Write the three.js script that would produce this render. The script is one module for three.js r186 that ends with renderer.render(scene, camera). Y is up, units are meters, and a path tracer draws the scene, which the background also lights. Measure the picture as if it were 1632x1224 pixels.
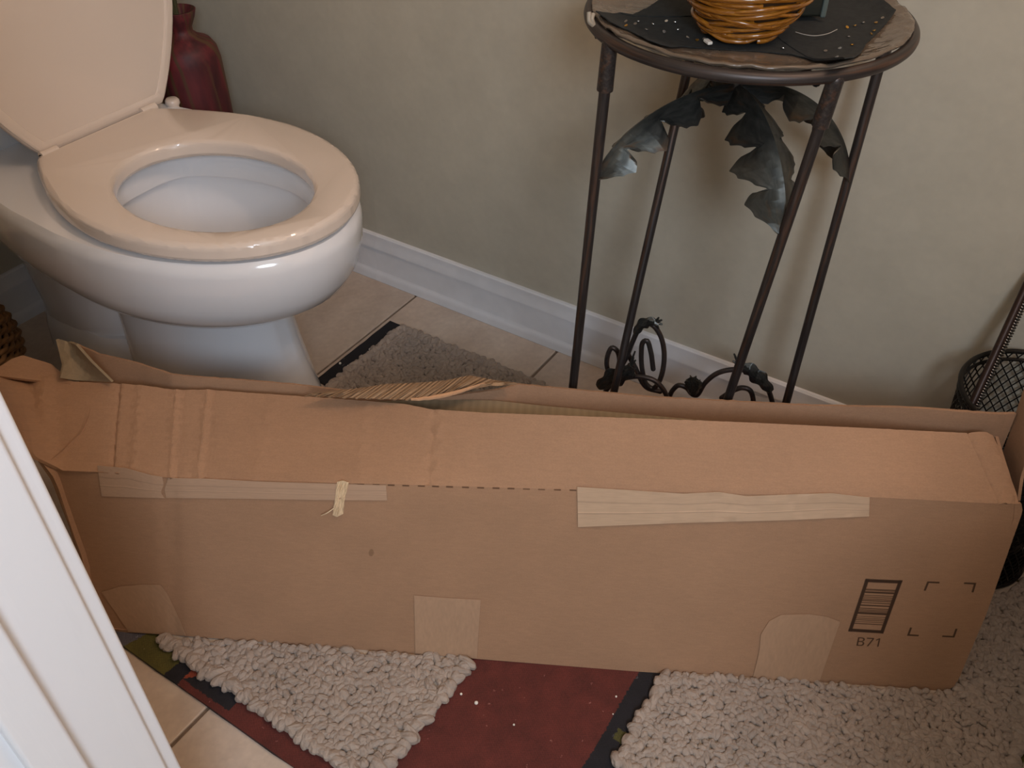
import * as THREE from 'three';
import { mergeGeometries, toCreasedNormals } from 'three/addons/utils/BufferGeometryUtils.js';
import { RoundedBoxGeometry } from 'three/addons/geometries/RoundedBoxGeometry.js';
import { ImprovedNoise } from 'three/addons/math/ImprovedNoise.js';

// ------------------------------------------------------------------ camera, lights, exposure
const V = (x, y, z) => new THREE.Vector3(x, y, z);
const scene = new THREE.Scene();
const FOCAL = 1450.5, EYE = V(0, 0.975, 0), YAW = THREE.MathUtils.degToRad(57.29), PITCH = THREE.MathUtils.degToRad(40.462), ROLL = THREE.MathUtils.degToRad(-0.17);
const fwd = V(Math.sin(YAW) * Math.cos(PITCH), -Math.sin(PITCH), -Math.cos(YAW) * Math.cos(PITCH));
const r0 = fwd.clone().cross(V(0, 1, 0)).normalize(), d0 = fwd.clone().cross(r0);
const right = r0.clone().multiplyScalar(Math.cos(ROLL)).addScaledVector(d0, Math.sin(ROLL));
const down = d0.clone().multiplyScalar(Math.cos(ROLL)).addScaledVector(r0, -Math.sin(ROLL));
const camera = new THREE.PerspectiveCamera(2 * THREE.MathUtils.radToDeg(Math.atan(612 / FOCAL)), 1632 / 1224, 0.02, 20);
camera.position.copy(EYE); camera.up.copy(down).negate(); camera.lookAt(EYE.clone().add(fwd));
const renderer = new THREE.WebGLRenderer({ antialias: true });
renderer.toneMapping = THREE.LinearToneMapping;
renderer.toneMappingExposure = 1.0;
renderer.shadowMap.enabled = true;
scene.background = new THREE.Color(0x000000);
const WARM = new THREE.Color(1.0, 0.72, 0.55), COOL = new THREE.Color(0.74, 0.85, 1.0);
const BULB = 0.56, HALL = 3.7;
const addLamp = (colour, power, pos, radius) => { const l = new THREE.PointLight(colour, power, 0, 2); l.position.copy(pos); l.castShadow = true; l.shadow.radius = radius; l.shadow.mapSize.set(1024, 1024); l.shadow.bias = -0.002; scene.add(l); };

// ------------------------------------------------------------------ measuring helpers: where a sight line meets a real plane
const ray = (px, py) => right.clone().multiplyScalar((px - 816) / FOCAL).addScaledVector(down, (py - 612) / FOCAL).add(fwd);
const meet = (px, py, p0, nrm) => { const r = ray(px, py); return EYE.clone().addScaledVector(r, p0.clone().sub(EYE).dot(nrm) / r.dot(nrm)); };
const onY = (px, py, y) => meet(px, py, V(0, y, 0), V(0, 1, 0));
const onX = (px, py, x) => meet(px, py, V(x, 0, 0), V(1, 0, 0));
const onZ = (px, py, z) => meet(px, py, V(0, 0, z), V(0, 0, 1));

// ------------------------------------------------------------------ general helpers
let seed = 7;
const rnd = () => { seed = (seed * 1664525 + 1013904223) >>> 0; return seed / 4294967296; };
const rr = (a, b) => a + (b - a) * rnd();
const lerp = (a, b, t) => a + (b - a) * t, clamp = (x, a, b) => Math.min(b, Math.max(a, x));
const smooth = (a, b, x) => { const t = clamp((x - a) / (b - a), 0, 1); return t * t * (3 - 2 * t); };
const noise = new ImprovedNoise();
const N3 = (x, y, z = 0) => noise.noise(x, y, z);
const fbm = (x, y, o = 4) => { let s = 0, a = 0.5; for (let i = 0; i < o; i++) { s += a * N3(x, y, i * 7.3 + 0.5); x *= 2.03; y *= 2.03; a *= 0.5; } return s; };
const taken = {};
const numbered = (n) => { const k = taken[n] = (taken[n] ?? -1) + 1; return k ? `${n}_${String(k).padStart(3, '0')}` : n; };
function obj(name, geos, m, parent = scene) {
  const list = (Array.isArray(geos) ? geos : [geos]).map((g) => { const q = g.index ? g.toNonIndexed() : g; for (const k of Object.keys(q.attributes)) if (!['position', 'normal', 'uv'].includes(k)) q.deleteAttribute(k); if (!q.attributes.normal) q.computeVertexNormals(); return q; });
  const g = list.length > 1 ? mergeGeometries(list) : list[0];
  const o = new THREE.Mesh(g, m); o.name = parent === scene ? numbered(name) : name; o.castShadow = o.receiveShadow = true;
  if (parent !== scene) { const same = parent.children.filter((c) => c.userData.base === name).length; o.userData.base = name; if (same) o.name = `${name}_${String(same).padStart(3, '0')}`; }
  parent.add(o); return o;
}
function thing(name, label, category, pos = V(0, 0, 0), group) {
  const o = new THREE.Group(); o.name = numbered(name); o.position.copy(pos); scene.add(o);
  o.userData = { label, category }; if (group) o.userData.group = group; return o;
}
const struct = (name, geos, m, parent) => { const o = obj(name, geos, m, parent); o.userData.kind = 'structure'; return o; };
const box = (x0, x1, y0, y1, z0, z1) => new THREE.BoxGeometry(x1 - x0, y1 - y0, z1 - z0).translate((x0 + x1) / 2, (y0 + y1) / 2, (z0 + z1) / 2);
const rbox = (x0, x1, y0, y1, z0, z1, r, s = 3) => new RoundedBoxGeometry(x1 - x0, y1 - y0, z1 - z0, s, r).translate((x0 + x1) / 2, (y0 + y1) / 2, (z0 + z1) / 2);
const tube = (pts, r, seg = 40, rad = 10, closed = false) => new THREE.TubeGeometry(new THREE.CatmullRomCurve3(pts, closed, 'centripetal'), seg, r, rad, closed);
const cap = (p, r) => new THREE.SphereGeometry(r, 10, 8).translate(p.x, p.y, p.z);
const rod = (a, b, r, r2 = r, n = 14) => { const L = a.distanceTo(b); const g = new THREE.CylinderGeometry(r2, r, L, n, 1); g.translate(0, L / 2, 0); g.applyQuaternion(new THREE.Quaternion().setFromUnitVectors(V(0, 1, 0), b.clone().sub(a).normalize())); return g.translate(a.x, a.y, a.z); };
// a sheet with thickness: f(u, v) is the face, off its thickness direction
function sheet(f, nu, nv, th, uvf) {
  const P = [], uv = [], idx = [];
  const grid = []; for (let j = 0; j <= nv; j++) for (let i = 0; i <= nu; i++) grid.push(f(i / nu, j / nv));
  const at = (i, j) => grid[clamp(j, 0, nv) * (nu + 1) + clamp(i, 0, nu)];
  const nrm = []; for (let j = 0; j <= nv; j++) for (let i = 0; i <= nu; i++) nrm.push(at(i + 1, j).clone().sub(at(i - 1, j)).cross(at(i, j + 1).clone().sub(at(i, j - 1))).normalize());
  for (const s of [0, 1]) grid.forEach((p, k) => { const q = p.clone().addScaledVector(nrm[k], -s * th); P.push(q.x, q.y, q.z); const w = uvf ? uvf(p, (k % (nu + 1)) / nu, Math.floor(k / (nu + 1)) / nv) : [(k % (nu + 1)) / nu, Math.floor(k / (nu + 1)) / nv]; uv.push(w[0], w[1]); });
  const M = (nu + 1) * (nv + 1), id = (i, j, s) => s * M + j * (nu + 1) + i;
  for (let j = 0; j < nv; j++) for (let i = 0; i < nu; i++) { const a = id(i, j, 0), b = id(i + 1, j, 0), c = id(i + 1, j + 1, 0), d = id(i, j + 1, 0); idx.push(a, b, c, a, c, d, a + M, c + M, b + M, a + M, d + M, c + M); }
  const edge = (a, b) => idx.push(a, a + M, b + M, a, b + M, b);
  for (let i = 0; i < nu; i++) { edge(id(i, 0, 0), id(i + 1, 0, 0)); edge(id(i + 1, nv, 0), id(i, nv, 0)); }
  for (let j = 0; j < nv; j++) { edge(id(0, j + 1, 0), id(0, j, 0)); edge(id(nu, j, 0), id(nu, j + 1, 0)); }
  const g = new THREE.BufferGeometry(); g.setAttribute('position', new THREE.Float32BufferAttribute(P, 3)); g.setAttribute('uv', new THREE.Float32BufferAttribute(uv, 2)); g.setIndex(idx);
  return toCreasedNormals(g, 0.9);
}
// point along a pixel polyline, u by length
function poly(pts) {
  const L = [0]; for (let i = 1; i < pts.length; i++) L.push(L[i - 1] + Math.hypot(pts[i][0] - pts[i - 1][0], pts[i][1] - pts[i - 1][1]));
  return (u) => { const t = clamp(u, 0, 1) * L[L.length - 1]; let i = 1; while (i < pts.length - 1 && L[i] < t) i++; const k = (t - L[i - 1]) / (L[i] - L[i - 1] || 1); return [lerp(pts[i - 1][0], pts[i][0], k), lerp(pts[i - 1][1], pts[i][1], k)]; };
}
function coons(bot, top, lef, rig) { // four outlines; u along bot, v up
  const B = poly(bot), T = poly(top), L = poly(lef), R = poly(rig);
  return (u, v) => [0, 1].map((k) => lerp(B(u)[k], T(u)[k], v) + lerp(L(v)[k], R(v)[k], u) - lerp(lerp(B(0)[k], B(1)[k], u), lerp(T(0)[k], T(1)[k], u), v));
}
// ------------------------------------------------------------------ textures
function tex(w, h, fn, rep = [1, 1], srgb = true) {
  const d = new Uint8Array(w * h * 4);
  for (let j = 0; j < h; j++) for (let i = 0; i < w; i++) { const c = fn(i / w, j / h, i, j); const k = 4 * (j * w + i); for (let q = 0; q < 3; q++) d[k + q] = clamp(Math.round(Array.isArray(c) ? c[q] : c), 0, 255); d[k + 3] = 255; }
  const t = new THREE.DataTexture(d, w, h); t.wrapS = t.wrapT = THREE.RepeatWrapping; t.magFilter = THREE.LinearFilter; t.minFilter = THREE.LinearMipmapLinearFilter; t.generateMipmaps = true; t.repeat.set(...rep);
  if (srgb) t.colorSpace = THREE.SRGBColorSpace; t.needsUpdate = true; return t;
}
const tone = (c, k) => c.map((q) => q * k);
const mat = (o) => new THREE.MeshStandardMaterial({ side: THREE.DoubleSide, ...o });
const phys = (o) => new THREE.MeshPhysicalMaterial({ side: THREE.DoubleSide, ...o });
const WALLC = [192, 184, 166];
const M = {};
M.wall = mat({ map: tex(512, 512, (u, v) => tone(WALLC, 1 + 0.05 * fbm(u * 14, v * 14) + 0.03 * fbm(u * 90, v * 90, 2))), roughness: 0.85, bumpMap: tex(512, 512, (u, v) => 128 + 100 * fbm(u * 120, v * 120, 3), [1, 1], false), bumpScale: 0.0006 });
M.ceiling = mat({ color: 0xe4dfd4, roughness: 0.9 });
M.trim = mat({ map: tex(256, 256, (u, v) => tone([222, 222, 224], 1 + 0.05 * fbm(u * 30, v * 30, 3))), roughness: 0.42 });
M.jamb = mat({ map: tex(256, 256, (u, v) => tone([226, 226, 229], 1 + 0.01 * fbm(u * 12, v * 12, 3))), roughness: 0.5 });
M.grout = mat({ map: tex(128, 128, (u, v) => tone([120, 104, 90], 1 + 0.25 * fbm(u * 40, v * 40, 2))), roughness: 0.95 });
const tileTex = (k) => tex(256, 256, (u, v) => { const a = fbm(u * 5 + k * 9, v * 5 + k * 3), b = fbm(u * 40 + k, v * 40, 3); return [196 + 24 * a + 14 * b, 178 + 26 * a + 14 * b, 162 + 26 * a + 12 * b].map((q) => q * (1 + 0.02 * (k - 1))); });
M.tiles = [0, 1, 2].map((k) => mat({ map: tileTex(k), roughness: 0.38, bumpMap: tex(128, 128, (u, v) => 128 + 90 * fbm(u * 12 + k, v * 12, 3), [1, 1], false), bumpScale: 0.0005 }));
M.porcelain = phys({ color: 0xe8e8ea, roughness: 0.12, clearcoat: 0.6, clearcoatRoughness: 0.04 });
M.seat = phys({ color: 0xdfcfc1, roughness: 0.2, clearcoat: 0.5, clearcoatRoughness: 0.06 });
M.iron = mat({ map: tex(256, 256, (u, v) => { const a = fbm(u * 18, v * 18); const r = smooth(0.02, 0.3, fbm(u * 9 + 40, v * 9)); return [lerp(66, 88, r) + 34 * a, lerp(60, 68, r) + 32 * a, lerp(58, 58, r) + 30 * a]; }), metalness: 0.55, roughness: 0.42 });
M.leaf = mat({ map: tex(256, 256, (u, v) => { const a = fbm(u * 10, v * 10); const r = smooth(0.05, 0.35, fbm(u * 5 + 11, v * 5)); return [lerp(74, 88, r) + 40 * a, lerp(75, 74, r) + 38 * a, lerp(72, 62, r) + 34 * a]; }), metalness: 0.75, roughness: 0.36 });
M.dark = mat({ color: 0x15130f, roughness: 0.6 });

// ------------------------------------------------------------------ the room
const WX = 1.095, WZ = -1.460, DZ0 = -0.42, DZ1 = 0.42, LX0 = 0.03, LX1 = 0.147;
const uvScale = (g, k = 1) => { const p = g.attributes.position, n = g.attributes.normal, uv = g.attributes.uv; for (let i = 0; i < p.count; i++) { const ax = Math.abs(n.getX(i)), ay = Math.abs(n.getY(i)); uv.setXY(i, (ax > 0.6 ? p.getZ(i) : p.getX(i)) * k, (ay > 0.6 ? p.getZ(i) : p.getY(i)) * k); } return g; };
const floor = struct('floor', uvScale(box(-2.2, 1.2, -0.1, -0.0025, -1.6, 1.7), 2), M.grout);
const PITCHT = 0.305, G = 0.0045;
{
  const xs = [-0.14, 0.165, 0.47, 0.775, 1.08];
  const tg = {}; let k = 0;
  for (let i = 0; i < xs.length - 1; i++) for (let j = 0; j < 8; j++) {
    const z1 = 0.925 - j * PITCHT, z0 = z1 - PITCHT, x0 = xs[i], x1 = xs[i + 1], zz0 = Math.max(z0, -1.5); if (z0 < -1.6) continue;
    const w = x1 - x0 - G, d = z1 - zz0 - G, key = w.toFixed(3) + d.toFixed(3);
    tg[key] ??= new RoundedBoxGeometry(w, 0.012, d, 2, 0.0018);
    const t = new THREE.Mesh(tg[key], M.tiles[k++ % 3]); t.name = k === 1 ? 'floor_tile' : `floor_tile_${String(k - 1).padStart(3, '0')}`; t.position.set((x0 + x1) / 2, -0.006, (z1 + zz0) / 2); t.castShadow = t.receiveShadow = true; floor.add(t);
  }
  struct('hall_floor', uvScale(box(-2.1, -0.172, -0.03, 0, -1.0, 1.6)), mat({ color: 0x8a7763, roughness: 0.8 }), floor);
}
struct('wall_right', uvScale(box(WX, WX + 0.1, -0.1, 2.5, -1.6, 1.7)), M.wall);
struct('wall_back', uvScale(box(-2.2, WX, -0.1, 2.5, WZ - 0.1, WZ)), M.wall);
struct('wall_front', uvScale(box(-2.2, WX, -0.1, 2.5, 1.5, 1.6)), M.wall);
struct('wall_hall', uvScale(box(-2.2, -2.1, -0.1, 2.5, WZ, 1.5)), M.wall);
struct('wall_left', [box(LX0, LX1, 0, 2.4, WZ, DZ0 - 0.02), box(LX0, LX1, 0, 2.4, DZ1 + 0.02, 1.5), box(LX0, LX1, 2.05, 2.4, DZ0 - 0.02, DZ1 + 0.02)].map((g) => uvScale(g)), M.wall);
struct('ceiling', box(-2.2, WX + 0.1, 2.4, 2.5, -1.6, 1.7), M.ceiling);
// door frame of the doorway the photograph is taken through
{
  const j = struct('door_1', [rbox(LX0 - 0.004, LX1 + 0.002, 0, 2.05, DZ0 - 0.02, DZ0, 0.003), rbox(LX0 - 0.004, LX1 + 0.002, 0, 2.05, DZ1, DZ1 + 0.02, 0.003), rbox(LX0 - 0.004, LX1 + 0.002, 2.03, 2.05, DZ0, DZ1, 0.003)], M.jamb);
  struct('door_stop', [rbox(0.071, 0.1005, 0, 2.03, DZ0 - 0.004, DZ0 + 0.010, 0.003), rbox(0.071, 0.1005, 0, 2.03, DZ1 - 0.010, DZ1 + 0.004, 0.003)], M.jamb, j);
  struct('door_casing', [rbox(LX1 - 0.0005, LX1 + 0.014, 0, 2.10, DZ0 - 0.065, DZ0 - 0.006, 0.003), rbox(LX1 - 0.0005, LX1 + 0.014, 0, 2.10, DZ1 + 0.006, DZ1 + 0.065, 0.003)], M.jamb, j);
}
// baseboards: shoe, flat board, ogee cap
const bbProfile = (s) => { const p = new THREE.Shape(); [[0, 0], [0.018, 0], [0.0175, 0.010], [0.0145, 0.017], [0.0115, 0.0205], [0.0112, 0.0215], [0.0108, 0.066], [0.0125, 0.0668], [0.0118, 0.071], [0.009, 0.078], [0.0075, 0.084], [0.0065, 0.091], [0.004, 0.0935], [0, 0.094]].forEach(([x, y], i) => (i ? p.lineTo(x, y) : p.moveTo(x, y))); return p; };
{
  const L = new THREE.ExtrudeGeometry(bbProfile(), { depth: 3.0, bevelEnabled: false, steps: 1 }); // local x out of wall, z along
  struct('baseboard_right', toCreasedNormals(uvScale(L.clone().rotateY(Math.PI).translate(WX, 0, 1.5)), 0.5), M.trim);
  const Bk = new THREE.ExtrudeGeometry(bbProfile(), { depth: WX - LX1 - 0.018, bevelEnabled: false }).rotateY(-Math.PI / 2).translate(WX - 0.018, 0, WZ);
  struct('baseboard_back', toCreasedNormals(uvScale(Bk), 0.5), M.trim);
}
// unseen cool globe lamp behind the camera, placed to shine in through the doorway
{
  const o = thing('unseen_floor_lamp', 'slim white floor lamp with a cool globe shade, out of view in the hall, placed to light the room coolly through the doorway', 'lamp', V(-0.5, 0, 0.58)), wm = mat({ color: 0xd8d8d8, roughness: 0.4 });
  obj('base', new THREE.CylinderGeometry(0.13, 0.14, 0.02, 40).translate(0, 0.01, 0), wm, o);
  obj('pole', rod(V(0, 0.02, 0), V(0, 1.18, 0), 0.010), wm, o);
  obj('globe', new THREE.SphereGeometry(0.15, 32, 24).translate(0, 1.32, 0), new THREE.MeshStandardMaterial({ color: 0xffffff, emissive: COOL, emissiveIntensity: 6 }), o);
  addLamp(COOL, HALL, V(-0.5, 1.32, 0.58), 12);
}
// unseen hamper inside the doorway, placed to shade the right end of the box
{
  const o = thing('unseen_hamper', 'tall white slatted hamper out of view inside the doorway, placed to shade the right end of the box', 'hamper', V(0.33, 0, 0.36)), wm = mat({ color: 0xcfc8bc, roughness: 0.6 });
  obj('body', rbox(-0.13, 0.13, 0, 0.58, -0.15, 0.15, 0.01), wm, o);
  obj('lid', rbox(-0.137, 0.137, 0.58, 0.605, -0.157, 0.157, 0.008), wm, o);
  for (let i = 0; i < 7; i++) obj('slat', rbox(-0.115 + i * 0.0345, -0.092 + i * 0.0345, 0.03, 0.56, 0.149, 0.154, 0.002), wm, o);
}
// unseen wash stand, placed to shade the floor, and unseen warm light bar over it
{
  const o = thing('unseen_vanity_cabinet', 'white vanity cabinet with a stone top out of view against the right wall, placed to shade the floor by the wire basket', 'cabinet', V(0.86, 0, 0.68));
  obj('carcass', rbox(-0.24, 0.216, 0, 0.78, -0.44, 0.44, 0.006), M.jamb, o);
  for (const z of [-0.22, 0.22]) { const d = obj('door', rbox(-0.26, -0.242, 0.10, 0.74, z - 0.205, z + 0.205, 0.004), M.jamb, o); obj('handle', new THREE.SphereGeometry(0.014, 16, 12).translate(-0.274, 0.62, z - Math.sign(z) * 0.16), M.iron, d); }
  obj('top', rbox(-0.27, 0.234, 0.78, 0.82, -0.46, 0.46, 0.008), mat({ map: tex(128, 128, (u, v) => tone([196, 184, 168], 1 + 0.12 * fbm(u * 14, v * 14))), roughness: 0.25 }), o);
  const l = thing('unseen_hanging_light', 'brass light bar with three warm globe bulbs hung out of view above the vanity cabinet, placed to light the room warmly', 'lamp', V(0.69, 2.4, 0.45)), brass = mat({ color: 0x9a7a45, metalness: 0.8, roughness: 0.35 });  // unseen light bar, placed to light the wall, flap and seat warmly
  obj('ceiling_plate', rbox(-0.05, 0.05, -0.02, 0, -0.30, 0.30, 0.006), brass, l);
  obj('bar', rbox(-0.02, 0.02, -0.41, -0.38, -0.30, 0.30, 0.006), brass, l);
  for (const z of [-0.26, 0.26]) obj('hanger', rod(V(0, -0.015, z), V(0, -0.385, z), 0.005), brass, l);
  for (const z of [-0.2, 0, 0.2]) {
    const s = obj('socket', rod(V(0, -0.405, z), V(0, -0.445, z), 0.020, 0.018), brass, l);
    obj('bulb', new THREE.SphereGeometry(0.04, 24, 16).translate(0, -0.48, z), new THREE.MeshStandardMaterial({ color: 0xffffff, emissive: WARM, emissiveIntensity: 14 }), s);
    addLamp(WARM, BULB, V(0.69, 1.92, 0.45 + z), 2);
  }
}

// ------------------------------------------------------------------ toilet
{
  const C = V(0.700, 0, -1.16), t = thing('toilet', 'white porcelain toilet with its lid up and round seat down against the back wall', 'toilet', C);
  const turn = 0.0; t.rotation.y = turn;
  // an egg outline: half width hw, front at zf, back at zb with half width bw, widest at zc (local, z toward the room)
  const ring = (y, hw, zf, zc, zb, bw, n = 72, e = 2.2) => { const a = []; for (let i = 0; i < n; i++) { const th = i / n * 2 * Math.PI, s = Math.sin(th), c = Math.cos(th); if (c >= 0) a.push(V(hw * s, y, zc + (zf - zc) * Math.pow(c, 0.97))); else { const k = Math.pow(-c, 2 / 3.4); const w = lerp(hw, bw, smooth(0, 1, k)); a.push(V(w * Math.sign(s) * Math.pow(Math.abs(s), 2 / 3.4), y, zc + (zb - zc) * k)); } } return a; };
  const loft = (rings, capA, capB) => { const n = rings[0].length, P = [], I = []; rings.forEach((r) => r.forEach((p) => P.push(p.x, p.y, p.z))); for (let j = 0; j < rings.length - 1; j++) for (let i = 0; i < n; i++) { const a = j * n + i, b = j * n + (i + 1) % n; I.push(a, b, b + n, a, b + n, a + n); } const fan = (j, f) => { const c = rings[j].reduce((s, p) => s.add(p), V(0, 0, 0)).divideScalar(n); const k = P.length / 3; P.push(c.x, c.y, c.z); for (let i = 0; i < n; i++) { const a = j * n + i, b = j * n + (i + 1) % n; f ? I.push(a, b, k) : I.push(b, a, k); } }; if (capA) fan(0, false); if (capB) fan(rings.length - 1, true); const g = new THREE.BufferGeometry(); g.setAttribute('position', new THREE.Float32BufferAttribute(P, 3)); g.setAttribute('uv', new THREE.Float32BufferAttribute(new Array(P.length / 3 * 2).fill(0), 2)); g.setIndex(I); return toCreasedNormals(g, 0.7); };
  // bowl: outside from the foot up to the rim, then over and down the inside
  const outer = [
    ring(0.236, 0.098, 0.270, 0.10, -0.20, 0.075), ring(0.239, 0.122, 0.322, 0.12, -0.22, 0.10), ring(0.247, 0.143, 0.362, 0.13, -0.235, 0.12), ring(0.262, 0.161, 0.398, 0.14, -0.245, 0.132), ring(0.282, 0.175, 0.425, 0.145, -0.25, 0.143), ring(0.305, 0.183, 0.440, 0.145, -0.255, 0.150), ring(0.335, 0.187, 0.449, 0.145, -0.255, 0.152), ring(0.362, 0.188, 0.452, 0.145, -0.255, 0.152), ring(0.374, 0.186, 0.450, 0.145, -0.255, 0.150), ring(0.380, 0.180, 0.444, 0.145, -0.25, 0.145)];
  const inner = [[0.380, 0.122, 0.378, 0.245, 0.075], [0.374, 0.116, 0.371, 0.245, 0.083], [0.350, 0.112, 0.367, 0.245, 0.088], [0.338, 0.113, 0.368, 0.245, 0.087], [0.334, 0.124, 0.379, 0.245, 0.075], [0.322, 0.126, 0.381, 0.245, 0.073], [0.27, 0.108, 0.353, 0.24, 0.09], [0.22, 0.080, 0.305, 0.22, 0.11], [0.18, 0.055, 0.245, 0.19, 0.115], [0.15, 0.03, 0.205, 0.17, 0.13]].map(([y, hw, zf, zc, zb]) => ring(y, hw, zf, zc, zb, hw * 0.8));
  obj('bowl', loft([...outer, ...inner], true, true), M.porcelain, t);
  // pedestal: front column and, set back behind a seam, the trapway block with its foot
  obj('pedestal', loft([ring(0, 0.106, 0.335, 0.12, 0.0, 0.100), ring(0.02, 0.105, 0.333, 0.12, 0.0, 0.099), ring(0.12, 0.097, 0.310, 0.11, 0.0, 0.094), ring(0.20, 0.094, 0.298, 0.10, 0.0, 0.092), ring(0.246, 0.098, 0.298, 0.10, 0.0, 0.094)], true, true).translate(0.014, 0, 0), M.porcelain, t);
  const rear = obj('trapway', loft([ring(0.045, 0.080, 0.02, -0.1, -0.235, 0.075), ring(0.07, 0.078, 0.02, -0.1, -0.235, 0.070), ring(0.2, 0.085, 0.02, -0.1, -0.235, 0.085), ring(0.30, 0.13, 0.03, -0.1, -0.245, 0.12)], true, true), M.porcelain, t);
  obj('foot', loft([ring(0, 0.102, 0.03, -0.06, -0.235, 0.088), ring(0.035, 0.099, 0.03, -0.06, -0.232, 0.085), ring(0.055, 0.090, 0.03, -0.06, -0.228, 0.078), ring(0.072, 0.076, 0.03, -0.06, -0.222, 0.066)], true, true), M.porcelain, rear);
  // tank, its lid and lever
  const tank = obj('tank', loft([[0.372, 0.165, 0.07], [0.39, 0.185, 0.082], [0.44, 0.2, 0.09], [0.70, 0.215, 0.095]].map(([y, hw, hd]) => { const a = []; for (let i = 0; i < 72; i++) { const th = i / 72 * 2 * Math.PI, s = Math.sin(th), c = Math.cos(th); a.push(V(hw * Math.sign(s) * Math.pow(Math.abs(s), 0.35), y, -0.19 + hd * Math.sign(c) * Math.pow(Math.abs(c), 0.35))); } return a; }), true, true), M.porcelain, t);
  obj('tank_lid', rbox(-0.225, 0.225, 0.70, 0.735, -0.29, -0.085, 0.012), M.porcelain, tank);
  obj('flush_lever', [rod(V(-0.16, 0.66, -0.095), V(-0.16, 0.66, -0.07), 0.012), rbox(-0.165, -0.09, 0.652, 0.667, -0.076, -0.066, 0.004)], mat({ color: 0xc8c8c8, metalness: 1, roughness: 0.2 }), tank);
  // seat ring: straight back at the hinge line, round front
  const horse = (hw, zf, in_, n = 44) => { const back = [[0.094, 0], [0.101, 0.008], [0.128, 0.055], [0.152, 0.110], [0.167, 0.165], [0.172, 0.215]].map(([x, z]) => [x / 0.172 * (hw - in_) + 0, z + in_ * (1 - z / 0.215)]); const a = back.map(([x, z]) => V(x, 0, z)); for (let i = 1; i <= n; i++) { const th = i / n * Math.PI; a.push(V((hw - in_) * Math.cos(th), 0, 0.215 + (zf - in_ - 0.215) * Math.sin(th))); } for (let i = back.length - 2; i >= 0; i--) a.push(V(-back[i][0], 0, back[i][1])); const cu = new THREE.CatmullRomCurve3(a, false, 'centripetal'); return cu.getPoints(150).map((p) => new THREE.Vector2(p.x, p.z)); };
  const B = 0.008, ST = 0.408, sh = new THREE.Shape(horse(0.172, 0.448, B));
  const hole = []; for (let i = 0; i < 72; i++) { const a = -i / 72 * 2 * Math.PI; hole.push(new THREE.Vector2(-0.016 + (0.107 + B) * Math.cos(a), 0.257 + (0.143 + B) * Math.sin(a))); } sh.holes.push(new THREE.Path(hole));
  const sg = new THREE.ExtrudeGeometry(sh, { depth: 0.009, bevelEnabled: true, bevelThickness: B, bevelSize: B, bevelSegments: 6, steps: 1 });
  sg.rotateX(Math.PI / 2); const sgc = toCreasedNormals(sg, 0.6); sgc.translate(0.003, ST - B, 0);
  const seat = obj('seat', sgc, M.seat, t);
  for (const [x, z] of [[-0.135, 0.20], [0.125, 0.20]]) obj('bumper', rbox(x - 0.010, x + 0.010, 0.3795, 0.385, z - 0.008, z + 0.008, 0.002), M.seat, seat);
  // raised lid
  const lo = (q) => { const s2 = new THREE.Shape(horse(0.190, 0.458, q)); return s2; };
  const rim = lo(0.006); rim.holes.push(new THREE.Path(horse(0.190, 0.458, 0.013).reverse()));
  const lg = mergeGeometries([new THREE.ExtrudeGeometry(lo(0.007), { depth: 0.005, bevelEnabled: true, bevelThickness: 0.005, bevelSize: 0.007, bevelSegments: 4 }), new THREE.ExtrudeGeometry(rim, { depth: 0.001, bevelEnabled: true, bevelThickness: 0.002, bevelSize: 0.004, bevelSegments: 4 }).translate(0, 0, 0.009)]);
  const lgc = toCreasedNormals(lg, 0.6); lgc.rotateX(THREE.MathUtils.degToRad(-6)); lgc.translate(0.026, 0.400, -0.014);
  obj('lid', lgc, M.seat, t);
  for (const x of [-0.072, 0.098]) { const hg = obj('hinge', [rod(V(x - 0.014, 0.405, 0.003), V(x + 0.012, 0.405, 0.003), 0.0066), rbox(x - 0.012, x + 0.012, 0.381, 0.402, -0.010, 0.003, 0.003)], M.seat, t); if (x < 0) obj('hinge_pin', rod(V(x - 0.0155, 0.405, 0.003), V(x - 0.0135, 0.405, 0.003), 0.003), M.dark, hg); }
  const cp = onZ(278, 176, -1.19).sub(C);
  obj('bolt_cap', new THREE.LatheGeometry([[0, 0.03], [0.008, 0.03], [0.011, 0.027], [0.0115, 0.022], [0.009, 0.018], [0.009, -0.02], [0, -0.02]].map(([x, y]) => new THREE.Vector2(x, y)), 24).translate(cp.x, cp.y - 0.01, cp.z), M.seat, t);
}

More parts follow.
